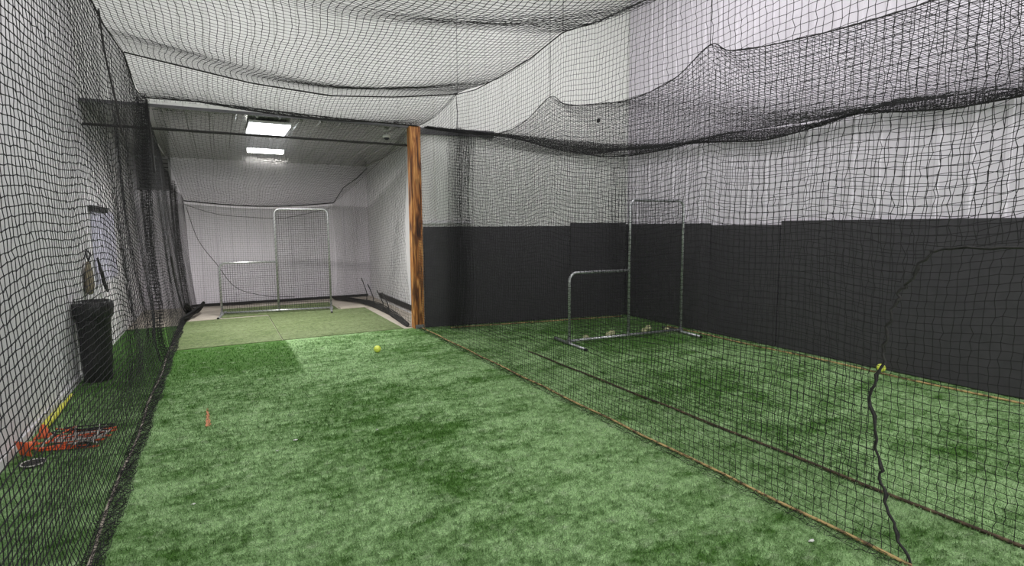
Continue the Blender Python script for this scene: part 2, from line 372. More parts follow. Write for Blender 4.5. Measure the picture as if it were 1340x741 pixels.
part('fold_cord', TB(smooth_path([(-.70, 10.6, 1.3), (-.69, 10.9, .9), (-.66, 11.4, .45), (-.62, 11.8, .2), (-.58, 12.2, .10)]), .014), M_rope, lt)
part('top_rope', TB([(-.77, .4+i*.2, float(ztopL(.4+i*.2))) for i in range(43)], .007), M_rope, lt)
part('corner_cord', TB(smooth_path([(-.74, 8.9, 3.46), (-.72, 8.95, 2.9), (-.71, 8.96, 2.5)]), .014), M_rope, lt)
# gathered lump of slack at the far end
bm = bmesh.new()
def bundle(bm, pts, R, seed, strands=26, r=.006):
    rr = random.Random(seed); P_ = smooth_path(pts, 6); 
    for s in range(strands):
        a0 = rr.random()*6.28; tw = rr.uniform(-5, 5); q = rr.random()**.5
        pl = []
        for i, p in enumerate(P_):
            t = i/(len(P_)-1); a = a0+tw*t; rad = R*(q*.9+.1*math.sin(t*17+s))*(.45+.55*math.sin(PI*min(1, max(0, t)))**.5)
            pl.append((p.x+rad*math.cos(a)*.8, p.y+rad*math.sin(a)*.8, max(.008, p.z+rad*math.sin(a+1.1))))
        tube(bm, pl, r, 4)
    return bm
bundle(bm, [(-.66, 11.4, .10), (-.55, 11.9, .10), (-.45, 12.3, .14), (-.38, 12.7, .13), (-.36, 12.8, .2)], .10, 3, 60, .008)
bundle(bm, [(-.60, 11.6, .35), (-.55, 11.9, .2), (-.48, 12.3, .12)], .06, 4, 26, .007)
part('gathered_slack', bm, M_net, lt)['label'] = 'dense dark heap of bunched net at its far foot'

# --- divider net (near layer of the pair right of the lane)
XA = 3.03
topA = [(7.31, 3.58), (6.6, 3.50), (5.9, 3.50), (5.2, 3.52), (4.57, 3.60), (4.0, 3.52), (3.37, 3.49), (2.6, 3.50), (1.8, 3.58), (.4, 3.5)]
zA = lambda y: along(y, topA+[(8.0, 3.42), (8.9, 3.42)])
ys = np.arange(.4, 8.92, .05)
bot = [(XA, v, .01) for v in ys]; top = [(XA, v, float(zA(v))) for v in ys]
P = ruled(bot, top, c, 78, .18, None, .4); y, z = P[..., 1].copy(), P[..., 2].copy(); env = np.sin(np.clip(z/3.5, 0, 1)*PI)
P[..., 0] += env*(.04*np.sin(1.9*y+1.1*z)+.025*np.sin(4.3*y-1.7*z)); P[..., 2] += env*(.025*np.sin(2.7*y)+.015*np.sin(6*y+2*z)); P[..., 1] += env*.02*np.sin(3.1*z+y)
arch = [(1.02, 1.64), (1.29, 1.63), (1.37, 1.59), (1.45, 1.46), (1.48, 1.41), (1.52, 1.29), (1.53, 1.17), (1.56, 1.0), (1.58, .83), (1.54, .51), (1.5, .35), (1.44, .17), (1.34, .01)]
az = np.array([q[1] for q in arch])[::-1]; ay = np.array([q[0] for q in arch])[::-1]
edge = np.interp(P[..., 2], az, ay, right=-1); keep = ~((P[..., 2] < 1.635) & (P[..., 1] < edge-.005))
# cells crowd towards the laced edge
near = (P[..., 2] < 1.7) & keep; dd = np.clip(P[..., 1]-edge, 0, .4); P[..., 1] -= np.where(near, .10*np.exp(-dd/.12)*dd/.12*.4, 0)
tA = thing('divider_net', 'black net wall right of the lane with an arched laced doorway edge', 'netting', (XA, 2, 0))
netpart('netting', [net_arrays(P, keep, r=.0019, kr=.0042)], M_net, tA)
ar = smooth_path([(XA+.004*math.sin(i*9), .4, 1.66) for i in range(1)]+[(XA+.008*math.sin(i*2.1), a+.008*math.sin(i*3.3), b) for i, (a, b) in enumerate(arch)], 6)
for i, q in enumerate(ar): q.y += .009*math.sin(i*1.3)+.005*math.sin(i*2.9); q.z += .004*math.cos(i*1.9)
ar = [Vector((q.x, q.y, max(q.z, .012))) for q in ar]
bm = TB(ar, [.0055+.0025*abs(math.sin(i*1.1)) for i in range(len(ar))], 6)
tube(bm, [Vector((q.x+.006, q.y+.009*math.sin(i*1.1), q.z)) for i, q in enumerate(ar)], .0035, 5)
part('door_lacing', bm, M_rope, tA)['label'] = 'thick laced black cord around the arched doorway'
part('lead_rope', TB(smooth_path([(XA-.012+.008*math.sin(i*2.3), 1.34+i*.4, .014) for i in range(20)], 4), .010), M_tan, tA)['label'] = 'tan weighted rope in the hem'
part('top_rope', TB([(XA, float(v), float(zA(v))) for v in np.arange(.4, 7.35, .1)], .006), M_rope, tA)
yy = np.arange(1.34, 8.9, .036); n = len(yy); k = np.arange(5)
G = np.zeros((n, 5, 3)); G[..., 0] = XA-.015-.024*k[None]; G[..., 1] = yy[:, None]
G[..., 2] = .010+.014*np.abs(np.sin(k[None]*1.6+yy[:, None]*7)); G += rng.normal(0, .006, G.shape); G[..., 2] = np.maximum(G[..., 2], .006)
netpart('trailing_hem', [net_arrays(G, r=.0014, kr=.003)], M_net, tA)

# --- second net wall, scalloped along the top
XB = 3.72
topB = [(8.9, 3.42), (8.82, 3.42), (8.3, 3.24), (7.64, 3.12), (6.9, 3.10), (6.43, 3.17), (5.9, 3.34), (5.6, 3.20), (5.29, 3.12), (4.51, 3.01), (4.1, 3.02), (3.75, 3.08), (3.39, 3.25), (3.2, 3.15), (2.87, 3.09), (2.3, 3.04), (1.86, 3.03), (1.48, 3.06), (1.1, 3.22), (.4, 3.05), (-.3, 3.2)]
zB = lambda y: along(y, topB)
ys = np.arange(-.3, 8.88, .05)
P = ruled([(XB, v, .01) for v in ys], [(XB, v, float(zB(v))) for v in ys], c, 69, .18, None, .4); y, z = P[..., 1].copy(), P[..., 2].copy(); env = np.sin(np.clip(z/3.1, 0, 1)*PI)
P[..., 0] += env*(.05*np.sin(1.3*y+1.4*z+2)+.03*np.sin(3.9*y-1.2*z)); P[..., 2] += env*(.03*np.sin(2.2*y+2)+.02*np.sin(5*y+z)); P[..., 1] += env*.02*np.sin(2.6*z-y)
# gathered pleats at the far end
P[..., 1] -= .0; fe = np.exp(-((y-8.55)/.25)**2); P[..., 0] += fe*.07*np.sin(26*y); 
tB = thing('inner_bay_net', 'second black net wall close behind the divider net, with a scalloped top edge', 'netting', (XB, 2, 0))
fold = P[P.shape[0]-14:]+np.array([.03, -.05, 0])
fold2 = fold+np.array([-.09, -.03, 0.01]); t_ = np.linspace(0, 1, fold.shape[1])[None, :, None]
lean = (1-t_)*np.array([-.16, 0, 0])
netpart('netting', [net_arrays(P, r=.0019, kr=.0042), net_arrays(fold+lean, r=.0016, kr=.0034), net_arrays(fold2+lean, r=.0016, kr=.0034)], M_net, tB)
part('lead_rope', TB(smooth_path([(XB+.008*math.sin(i*2.3), -.3+i*.45, .014) for i in range(16)], 4), .011), M_brown, tB)['label'] = 'dark brown weighted rope in the hem'
part('top_rope', TB(smooth_path([(XB, a, b) for a, b in sorted(topB)], 5), .0045), M_rope, tB)
part('tie_cord', TB([(XB, 3.39, 3.25), (XB+.02, 3.40, 6.55)], .003), M_netg, tB)
part('tie_cord', TB([(XB, 5.9, 3.34), (XB+.02, 5.92, 6.55)], .003), M_netg, tB)

# --- net roof of the right bay and the folded edge on its cable
tC = thing('right_bay_roof_net', 'sagging black net roof over the right bay with a thick folded dark edge', 'netting', (6.9, 4, 0))
nx = 74; ysC = np.arange(-.3, 8.2, c); nyC = len(ysC); s = np.linspace(0, 1, nx)[None]
X = XB+(6.88-XB)*s+0*ysC[:, None]; Y = ysC[:, None]+0*s
cable = lambda v: along(v, [(-.5, 3.1), (2.42, 3.03), (3.02, 3.10), (3.49, 3.17), (3.97, 3.09), (4.5, 3.08), (5.26, 3.10), (5.93, 3.14), (6.7, 3.10), (7.2, 3.13), (8.2, 3.22)])
Z = 3.12*(1-s)+3.10*s+(zB(ysC)-3.12)[:, None]*(1-s)**7+(cable(ysC)-3.10)[:, None]*s**5 - .17*4*s*(1-s)*(1+.3*np.sin(2.1*Y+1))
P = np.stack([X, Y, Z], -1); P[..., 1] = np.minimum(P[..., 1], 8.93-(X-3.07)*.165-.06)+0; P += rng.normal(0, c*.04, P.shape)
netpart('netting', [net_arrays(P, r=.0019, kr=.0042)], M_net, tC)
lowR = [(8.18, 3.05), (7.22, 3.05), (6.65, 3.08), (5.92, 3.01), (5.26, 2.94), (4.53, 3.0), (3.97, 3.08), (3.48, 3.01), (3.02, 2.96), (2.71, 2.96), (2.42, 2.97), (1.6, 3.03), (.8, 2.96), (-.3, 3.02)]
upR = [(8.19, 3.27), (7.22, 3.14), (6.73, 3.105), (5.93, 3.13), (5.27, 3.08), (4.53, 3.05), (3.97, 3.10), (3.49, 3.15), (3.03, 3.08), (2.42, 3.03), (1.6, 3.09), (.8, 3.06), (-.3, 3.1)]
parts = []
for j in range(5):
    ys = np.arange(-.3, 8.16, c*.8); t = np.linspace(0, 1, 7)[None]
    lo = along(ys, lowR)[:, None]; up = along(ys, upR)[:, None]; Z = lo*(1-t)+up*t
    G = np.stack([6.86+.02*j+.0*Z, ys[:, None]+.009*j+0*t, Z], -1); G += rng.normal(0, .008, G.shape); parts.append(net_arrays(G, r=.002, kr=.004))
netpart('folded_edge', parts, M_net, tC)['label'] = 'dense dark folded band along the right wall'
part('cable', TB(smooth_path([(6.9, a, b) for a, b in sorted(lowR)], 5), .010), M_rope, tC)
lowB = [(3.12, 3.38), (3.68, 3.33), (4.48, 3.30), (5.0, 3.22), (5.4, 3.14), (6.0, 3.07), (6.39, 3.03), (6.88, 3.05)]
upB = [(3.12, 3.40), (3.68, 3.37), (4.48, 3.34), (5.4, 3.29), (6.39, 3.25), (6.88, 3.26)]
parts = []
for j in range(5):
    xs = np.arange(3.12, 6.88, c*.8); t = np.linspace(0, 1, 7)[None]; lo = along(xs, lowB)[:, None]; up = along(xs, upB)[:, None]; Z = lo*(1-t)+up*t
    yb = 8.985-(xs-3.07)*.165
    G = np.stack([xs[:, None]+.01*j+0*t, (yb-.12-.02*j)[:, None]+0*t, Z], -1); G += rng.normal(0, .008, G.shape); parts.append(net_arrays(G, r=.002, kr=.004))
netpart('folded_edge', parts, M_net, tC)['label'] = 'dense dark folded band along the back wall'
part('cable', TB(smooth_path([(a, 8.985-(a-3.07)*.165-.13, b) for a, b in lowB], 5), .009), M_rope, tC)
part('ceiling_knot', TB([(6.2, 8.2, 3.62), (6.22, 8.2, 3.68)], .03, 6), M_rope, tC)

# --- end net of the right bay, hanging in front of the back wall
xs = np.arange(3.45, 6.86, .05)
f_y = lambda x: 8.985-(x-3.07)*.165-.22
P = ruled([(v, f_y(v)-.03, .012) for v in xs], [(v, f_y(v), float(np.interp(v, [q[0] for q in lowB], [q[1] for q in lowB]))) for v in xs], c, 72, .2, 84)
x, z = P[..., 0].copy(), P[..., 2].copy(); env = np.sin(np.clip(z/3.3, 0, 1)*PI)
P[..., 1] += -np.abs(env*(.05*np.sin(2.1*x+z)+.03*np.sin(5*x-1.5*z)))-.03*np.exp(-((x-6.65)/.2)**2)*np.abs(np.sin(26*x)); P[..., 2] += env*(.03*np.sin(2.2*x+2)+.02*np.sin(6*x+z))
P[..., 0] += env*.02*np.sin(3*z)
tD = thing('end_net', 'black net hanging across the back wall of the right bay', 'netting', (5, 8.4, 0))
g = P[:12].copy()+[.02, -.04, 0]; g[..., 0] = g[:1, :, 0]+(g[..., 0]-g[:1, :, 0])*.45-.12*(1-z[:12]/3.3)
g2 = P[-12:].copy()+[0, -.03, 0]; g2[..., 0] = 6.62+(g2[..., 0]-6.62)*.5
netpart('netting', [net_arrays(P, r=.0019, kr=.0042), net_arrays(g, r=.0016, kr=.0034), net_arrays(g2, r=.0016, kr=.0034)], M_net, tD)
part('lead_rope', TB(smooth_path([(v, f_y(v)-.035, .014) for v in np.arange(3.45, 6.8, .3)], 3), .009), M_tan, tD)['label'] = 'thin tan rope in the hem'

# --- lane roof net, slung over cross ropes
def roofz(t, y):
    sup = np.array([-.6, 2.0, 4.6, 7.2]); i = np.clip(np.searchsorted(sup, y)-1, 0, 2); s = np.clip((y-sup[i])/(sup[i+1]-sup[i]), 0, 1); q = 4*t*(1-t)
    return 3.58-.17*q-.13*np.sin(PI*s)**2*(.25+.75*q)
cc = .052; ys = np.arange(.4, 7.21, cc); t = np.linspace(0, 1, 74)[None]; Y = ys[:, None]+0*t
X = -.77+3.80*t+0*Y; Z = roofz(t+0*Y, Y)+(ztopL(ys)-3.58)[:, None]*(1-t)+(zA(ys)-3.58)[:, None]*t; P = np.stack([X, Y, Z], -1)
P[..., 0] += (.035*np.sin(2.3*Y+5*t)+.02*np.sin(5.2*Y+3*t))*np.minimum(1, 8*t*(1-t)); P[..., 2] += .02*np.sin(3*Y+9*t)*4*t*(1-t)
P += rng.normal(0, cc*.035, P.shape)
# second swag: cross rope down to the header
s = np.linspace(0, 1, 38)[:, None]; tt = np.linspace(0, 1, 74)[None]; ropez = lambda u: np.interp(u, [0, .16, .32, .55, .77, .99, 1], [3.60, 3.51, 3.42, 3.37, 3.44, 3.56, 3.58])
headz = lambda u: np.interp(u, [0, .17, .38, .63, .95, 1], [3.48, 3.49, 3.46, 3.43, 3.41, 3.41])
Z2 = ropez(tt)*(1-s)+headz(tt)*s-.16*4*s*(1-s)*(.4+.6*4*tt*(1-tt)); Y2 = 7.2+1.70*s+0*tt; X2 = -.77+3.80*tt+0*s+.03*np.sin(4*Y2)*4*tt*(1-tt)
P2 = np.stack([X2, Y2, Z2], -1)+rng.normal(0, cc*.035, (38, 74, 3))
# let the first panel end on the same cross rope
w_ = np.clip((Y-5.0)/2.2, 0, 1)**2; P[..., 2] = P[..., 2]*(1-w_)+w_*(ropez(t)+0*Y)
tE = thing('lane_roof_net', 'sagging black net roof over the lane, slung from cross ropes up to the opening', 'netting', (1.1, 4, 3.4))
netpart('netting', [net_arrays(P, r=.0026, kr=.0046, rv=.0020)], M_net, tE)
netpart('second_swag', [net_arrays(P2, r=.0026, kr=.0046, rv=.0026)], M_net, tE)
part('cross_rope', TB([(-.77+3.8*u, 7.2, float(ropez(u))) for u in np.linspace(0, 1, 30)], .009), M_rope, tE)
part('cross_rope', TB([(-.77+3.8*u, 2.0, 3.58-.2*4*u*(1-u)) for u in np.linspace(0, 1, 30)], .006), M_rope, tE)
part('header_rope', TB([(-.77+3.8*u, 8.9, float(headz(u))) for u in np.linspace(0, 1, 30)], .008), M_rope, tE)
part('hanging_cord', TB([(3.03, 7.25, 3.58), (3.045, 7.25, 3.3), (3.05, 7.3, 3.08)], .005), M_rope, tE)
part('hanging_cord', TB([(3.03, 4.57, 3.60), (3.04, 4.6, 6.55)], .003), M_netg, tE)
part('hanging_cord', TB([(3.03, 7.2, 3.58), (3.04, 7.22, 6.55)], .003), M_netg, tE)

# --- nets inside the back room
s = np.linspace(0, 1, 96)[:, None]; tt = np.linspace(0, 1, 64)[None]
XL_ = -.72+.12*s; XR_ = 3.0-.50*s; Xf = XL_*(1-tt)+XR_*tt; Yf = 8.95+4.75*s+0*tt
Zf = headz(tt)*(1-s)+(2.33-.10*np.sin(PI*tt))*s-.14*4*s*(1-s)*(.3+.7*4*tt*(1-tt))
Pf = np.stack([Xf+.03*np.sin(3*Yf)*np.sin(PI*tt), Yf, Zf], -1)+rng.normal(0, .003, (96, 64, 3))
tF = thing('room_roof_net', 'black net roof sloping down through the opening into the back room', 'netting', (1, 11, 2.5))
netpart('netting', [net_arrays(Pf, r=.0021, kr=.0042)], M_net, tF)
part('end_rope', TB([(-.60+3.1*u, 13.7, 2.33-.10*math.sin(PI*u)) for u in np.linspace(0, 1, 24)], .012), M_rope, tF)
part('tie_cord', TB([(2.5, 13.7, 2.33), (2.75, 13.75, 2.7), (3.1, 13.8, 2.95), (3.36, 13.85, 3.2)], .009), M_rope, tF)
xs = np.arange(-.58, 2.5, .05)
P = ruled([(v, 13.72, .03) for v in xs], [(v, 13.70, 2.31-.10*math.sin(PI*(v+.6)/3.1)) for v in xs], .048, 50, .15)
P[..., 1] += .03*np.sin(3*P[..., 0]+P[..., 2])
tG = thing('back_room_end_net', 'fine dark net across the far end of the back room behind the screen', 'netting', (1, 13.7, 0))
netpart('netting', [net_arrays(P, r=.0015, kr=0)], M_netg, tG)
bm = bmesh.new(); bundle(bm, [(-.6, 13.7, .05), (.4, 13.68, .05), (1.4, 13.7, .05), (2.45, 13.6, .06)], .035, 8, 10, .010)
part('gathered_hem', bm, M_rope, tG)
part('swag_line', TB(smooth_path([(-.59, 13.66, 2.25), (.0, 13.66, 2.05), (.7, 13.66, 1.98), (1.4, 13.66, 1.97), (2.4, 13.66, 2.2)]), .005), M_netg, tG)
part('loose_cord', TB(smooth_path([(-.56, 13.6, 2.2), (-.38, 13.6, 1.5), (-.05, 13.58, .95), (.3, 13.55, .42), (.9, 13.5, .2), (1.5, 13.5, .14)]), .006), M_netg, tG)
# right side net of the back room
bot = [(2.45, 13.6, .03), (2.75, 12.6, .03), (2.98, 11.5, .03), (2.92, 10.2, .03), (2.90, 9.15, .03)]; top = [(2.5, 13.7, 2.33), (2.62, 12.6, 2.55), (2.74, 11.5, 2.8), (2.86, 10.2, 3.1), (2.88, 9.15, 3.38)]
P = ruled(bot, top, .048, 60, .15, 100); y, z = P[..., 1].copy(), P[..., 2].copy(); P[..., 0] += .06*np.sin(2.4*y+z)*np.sin(PI*np.clip(z/2.8, 0, 1))
tH = thing('back_room_side_net', 'dark net along the right side of the back room, left of the post', 'netting', (2.8, 11, 0))
netpart('netting', [net_arrays(P, r=.0019, kr=.004)], M_netg, tH)
bm = bmesh.new(); bundle(bm, [(2.38, 13.5, .05), (2.65, 12.9, .06), (2.9, 12.0, .06), (2.96, 11.2, .06), (2.92, 10.3, .05), (2.88, 9.6, .03), (2.86, 9.2, .02)], .06, 5, 26, .009)
part('gathered_hem', bm, M_rope, tH)['label'] = 'thick dark gathered hem along the floor'
for (yy_, h_) in ((12.4, .45), (11.8, .36), (11.0, .30), (10.6, .3)):
    part('loose_cord', TB(smooth_path([(2.9, yy_, .04), (2.93, yy_+.1, h_*.6), (2.88, yy_+.35, h_+.12)]), .010), M_rope, tH)

# --- yellowed rope along the foot of the right wall
tag(obj('floor_rope', TB(smooth_path([(6.74+.02*math.sin(i*1.3), 6.9-i*.45, .014) for i in range(18)], 4), .011), M_tan, None, True), 'thin yellow brown rope along the foot of the right wall', 'rope')

# ================================================================= L-SHAPED PITCHING SCREENS
SW, SM, SH, SL = 2.076, 1.05, 2.13, 1.065
def pitching_screen(label, loc, rz, netmat, parts_lab):
    t = thing('pitching_screen', label, 'pitching screen', loc, rz); R = .021
    def arc(cx, cz, a0, a1, r=.10, n=6): return [(cx+r*math.cos(a0+(a1-a0)*i/n), 0, cz+r*math.sin(a0+(a1-a0)*i/n)) for i in range(n+1)]
    z0 = .05
    obj('tall_frame', TB([(SM, 0, z0)]+arc(SM+.1, SH-.1, PI, PI/2)+arc(SW-.1, SH-.1, PI/2, 0)+[(SW, 0, z0)], R, 10), M_galv, t, True)
    obj('low_frame', TB([(0, 0, z0)]+arc(.12, SL-.12, PI, PI/2, .12)+[(SM, 0, SL)], R, 10), M_galv, t, True)
    obj('bottom_rail', TB([(0, 0, .06), (SW, 0, .06)], R, 10), M_galv, t, True)
    for x in (0, SW):
        f = obj('foot', TB([(x, -.46, .024), (x, .42, .024)], .0215, 10), M_galv, t, True)
        for y in (-.465, .425): obj('end_cap', TB([(x, y-.012, .024), (x, y+.012, .024)], .0235, 10), M_bin, f)
        obj('clamp', BX(x-.032, x+.032, -.035, .035, .02, .085, bev=.006), M_bolt, t)
    # net laced inside the frame
    n = int(SW/.045)+1; m = int(SH/.045); gx = np.linspace(.012, SW-.012, n); gz = np.linspace(.075, SH-.02, m)
    G = np.zeros((n, m, 3)); G[..., 0] = gx[:, None]; G[..., 2] = gz[None]; G += rng.normal(0, .0025, G.shape); G[..., 1] += .03*np.sin(PI*gx/SW)[:, None]*np.sin(PI*gz/SH)[None]
    keep = ~((G[..., 0] < SM-.005) & (G[..., 2] > SL))
    net_mesh('screen_net', [net_arrays(G, keep, r=.0028, kr=.0045)], netmat, t)
    bm = bmesh.new()                      # lacing wound round the tubes
    def coil(p, q, turns):
        p, q = Vector(p), Vector(q); d = (q-p); L_ = d.length; d.normalize(); a = Vector((0, 1, 0)); b = d.cross(a); pts = []
        N = turns*6
        for i in range(N+1): pts.append(p+d*(L_*i/N)+(a*math.cos(2*PI*i/6)+b*math.sin(2*PI*i/6))*.0245)
        tube(bm, pts, .0025, 3)
    coil((SM, 0, .1), (SM, 0, SH-.12), 26); coil((SW, 0, .1), (SW, 0, SH-.12), 26); coil((0, 0, .1), (0, 0, SL-.14), 13); coil((.14, 0, SL), (SM, 0, SL), 12); coil((SM+.12, 0, SH), (SW-.12, 0, SH), 12); coil((.05, 0, .06), (SW-.05, 0, .06), 24)
    obj('lacing', bm, M_netg, t)
    return t
pitching_screen('galvanised L-shaped pitching screen in the back room, nearly square to the opening', (-.009, 12.24, -.01), -.154, M_net, 0)
pitching_screen('galvanised L-shaped pitching screen in the right bay with balls at its foot', (4.467, 6.548, 0), -.074, M_net, 0)

# ================================================================= BALLS
def make_ball(m, r=.049):
    t = bpy.data.objects.new('softball', None); C.objects.link(t); t.empty_display_size = .05
    bm = bmesh.new(); bmesh.ops.create_uvsphere(bm, u_segments=24, v_segments=16, radius=r); obj('cover', bm, m, t, True)
    pts = []
    for i in range(48):
        a = 2*PI*i/48; v = Vector((math.cos(a)+.35*math.cos(3*a), math.sin(a)-.35*math.sin(3*a), .9*math.sin(2*a))).normalized()*r*1.002; pts.append(v)
    obj('seam', TB(pts, .0016, 5, True), M_seam, t, True); return t
yb = make_ball(M_ball); pb = make_ball(M_ballp)
def put(src, loc, label, first=False, group=None):
    if first: o = src
    else:
        o = src.copy(); C.objects.link(o)
        for ch in list(src.children): cx = ch.copy(); C.objects.link(cx); cx.parent = o
    o.location = loc; o.rotation_euler = (random.random()*3, random.random()*3, random.random()*3); tag(o, label, 'ball', group)
put(yb, (1.88, 7.49, .049), 'bright yellow softball alone on the lane turf near the opening', True, 'softballs')
put(yb, (6.84, 3.50, .049), 'bright yellow softball at the foot of the right wall', False, 'softballs')
for i, ((x, y), lb) in enumerate(zip([(4.85, 6.66), (5.28, 6.66), (5.43, 6.76), (5.99, 6.64), (6.22, 6.80), (6.36, 6.52)],
    ['pale softball behind the low side of the right bay screen, leftmost there', 'pale softball left of the middle leg, nearer of the touching pair', 'pale softball left of the middle leg, farther of the touching pair', 'pale softball right of the middle leg, against the bottom rail', 'pale softball right of the middle leg, farthest behind the rail', 'pale softball beside the right foot of the right bay screen'])):
    put(pb, (x, y, .049), lb, i == 0, 'softballs')

# ================================================================= BIN
t = thing('rubbish_bin', 'black round rubbish bin with a bag folded over the rim, by the left wall', 'bin', (-1.305, 7.72, 0)); BS = .74
obj('body', lathe([(.17, 0), (.185, .01), (.20, .3), (.222, .86), (.236, .87), (.238, .90), (.22, .905), (.212, .88), (.19, .3), (.175, .03)], 28, .74, .86), M_bin, t, True)
bm = lathe([(.215, .74), (.243, .745), (.248, .80), (.252, .86), (.25, .915), (.225, .925), (.205, .88), (.19, .7), (.10, .62)], 40, .74, .86)
for v in bm.verts:
    a = math.atan2(v.co.y, v.co.x); k = .0055*math.sin(11*a)+.003*math.sin(23*a+v.co.z*20); v.co.x += k*math.cos(a); v.co.y += k*math.sin(a)
    if v.co.z < .78 and math.hypot(v.co.x, v.co.y) > .15: v.co.z += .02*math.sin(7*a)
obj('bin_bag', bm, M_bag, t, True)
for s in (-1, 1): obj('handle', BX(-.05, .05, s*.20-.02, s*.20+.02, .68, .72, bev=.008), M_bin, t)

# ================================================================= LEFT WALL ITEMS
t = thing('hanging_chart', 'lavender tinted sheet hanging from a dark rail on the left wall above the bin', 'chart', (XL, 9.9, 0))
obj('sheet', BX(.004, .008, -.75, 1.1, .98, 2.0), M_lav, t)
obj('top_rail', BX(.002, .05, -.85, .35, 1.98, 2.06, bev=.008), M_black, t)
t = thing('hanging_bag', 'tan canvas bag with dark strap hung on the left wall over the bin', 'bag', (XL+.05, 8.45, 0))
bm = lathe([(.03, .93), (.07, .95), (.085, 1.05), (.075, 1.2), (.05, 1.30), (.03, 1.34)], 16, .55, 1.1)
obj('sack', bm, M_tanb, t, True)
obj('strap', TB(smooth_path([(0, .02, 1.34), (.02, .06, 1.42), (0, .0, 1.48), (0, -.06, 1.42), (.02, -.03, 1.34)]), .009), M_black, t, True)
obj('hook', TB([(-.05, 0, 1.47), (-.01, 0, 1.465), (.01, 0, 1.475)], .006), M_bolt, t, True)
t = thing('wall_cord', 'looped black cord hanging beside the tan bag on the left wall', 'cord', (XL+.04, 9.15, 0))
obj('loop', TB(smooth_path([(0, 0, 1.35), (.02, .12, 1.15), (.01, .42, .92), (.03, .35, .86), (.03, .1, 1.0), (0, 0, 1.35)]), .013), M_rope, t, True)
# louvre on the end wall of the back room
t = thing('louvred_vent', 'dark grey louvred vent high on the end wall, left of the far screen', 'vent', (-1.12, 13.93, 2.9))
bm = bmesh.new(); box(bm, -.31, -.27, -.05, 0, -.34, .34); box(bm, .27, .31, -.05, 0, -.34, .34); box(bm, -.31, .31, -.05, 0, .31, .35); box(bm, -.31, .31, -.05, 0, -.35, -.31)
obj('frame', bm, M_louv, t); obj('backing', BX(-.27, .27, -.008, 0, -.31, .31), M_black, t)
for k in range(7):
    bm = BX(-.27, .27, -.045, -.035, -.035, .035)
    bmesh.ops.rotate(bm, verts=bm.verts, cent=(0, -.04, 0), matrix=Matrix.Rotation(.6, 3, 'X')); obj('slat', bm, M_louv, t, False, (0, 0, -.26+k*.087))

# ================================================================= HEADER PIPE, LAMPS, CAMERA
tag(obj('steel_pipe', TB([(XL, 9.14, 3.12), (3.37, 9.14, 3.12)], .018, 10), M_rope), 'thin black pipe across the top of the opening', 'pipe')
def lamp(loc, w, d, m, label):
    t = thing('ceiling_lamp', label, 'lamp', loc)
    obj('housing', BX(-w/2, w/2, -d/2, d/2, .03, .07, bev=.006), M_house, t); obj('diffuser', BX(-w/2+.01, w/2-.01, -d/2+.01, d/2-.01, 0, .032, bev=.008), m, t)
    for x in (-w/3, w/3): obj('hanger', TB([(x, 0, .06), (x, 0, 3.34-loc[2])], .005, 6), M_bolt, t)
lamp((.82, 10.65, 3.05), .60, .14, M_lamp, 'glowing lamp on the back room ceiling, lower and farther of the two')
lamp((.80, 9.75, 3.29), .60, 1.05, M_lamp2, 'glowing lamp on the back room ceiling, nearer the opening')  # glowing panel lengthened past the lamp to take in its glow on the ceiling
t = thing('security_camera', 'small white dome camera under the ceiling beside the post', 'camera', (2.62, 9.35, 3.26))
obj('mount', lathe([(.05, .09), (.05, .115)], 20), M_house, t); obj('stem', TB([(0, 0, .03), (0, 0, .095)], .012), M_house, t, True)
obj('housing', lathe([(.03, .055), (.06, .05), (.068, .02), (.066, 0), (.05, -.005)], 20), M_house, t, True)
obj('dome', lathe([(.048, -.002), (.045, -.02), (.03, -.038), (.008, -.045)], 20), M_lens, t, True)

# ================================================================= TRAINING GEAR HEAP
def pos(x, y, z=0): return (x, y, z)
t = thing('agility_ladder', 'heaped agility ladder with orange rungs and pale webbing by the left wall', 'agility ladder', (-1.17, 5.46, 0), -.15)
rr = random.Random(3)
for k in range(8):
    bm = BX(-.21, .21, -.017, .017, -.003, .003, bev=.002); a = rr.uniform(-.25, .25)
    o = obj('rung', bm, M_or, t, False, (rr.uniform(-.04, .12), -.10+.03*k+rr.uniform(-.01, .01), .012+.007*k)); o.rotation_euler = (rr.uniform(-.1, .1), rr.uniform(-.02, .02), a)
for k in range(13):
    pts = [(rr.uniform(-.16, .30), rr.uniform(-.12, .26), .015+rr.random()*.07) for _ in range(7)]
    obj('webbing', TB(smooth_path(pts, 5), .006, 5), (M_rope, M_whp, M_or, M_whp)[k % 4], t, True)
def cone(loc, label, rot=(0, 0, 0)):
    t = thing('marker_cone', label, 'cone', loc); t.rotation_euler = rot
    obj('cone_body', lathe([(.055, .008), (.042, .02), (.016, .10), (.010, .104)], 20), M_or, t, True)
    obj('cone_base', BX(-.062, .062, -.062, .062, 0, .010, bev=.004), M_or, t)
cone((-1.385, 5.80, .0), 'small orange cone against the left wall, upright behind the heap')
cone((-1.41, 5.34, .062), 'small orange cone lying at the left end of the heap', (0, 1.35, .8))
t = thing('plastic_bat', 'long yellow plastic bat lying along the foot of the left wall', 'bat', (-1.42, 6.1, .035))
t.location.y = 6.3; bm = TB([(0, -.32, 0), (0, -.30, 0), (0, .0, 0), (0, .28, 0), (0, .44, 0), (0, .46, 0)], [.012, .030, .031, .026, .014, .012], 14)
obj('barrel', bm, M_yel, t, True); obj('grip', TB([(0, .44, 0), (0, .66, 0), (0, .67, 0), (0, .69, 0)], [.013, .013, .02, .018], 12), M_yel, t, True)
t = thing('black_pad', 'flat round black and white disc on the turf below the orange heap', 'disc', (-1.30, 5.12, .006))
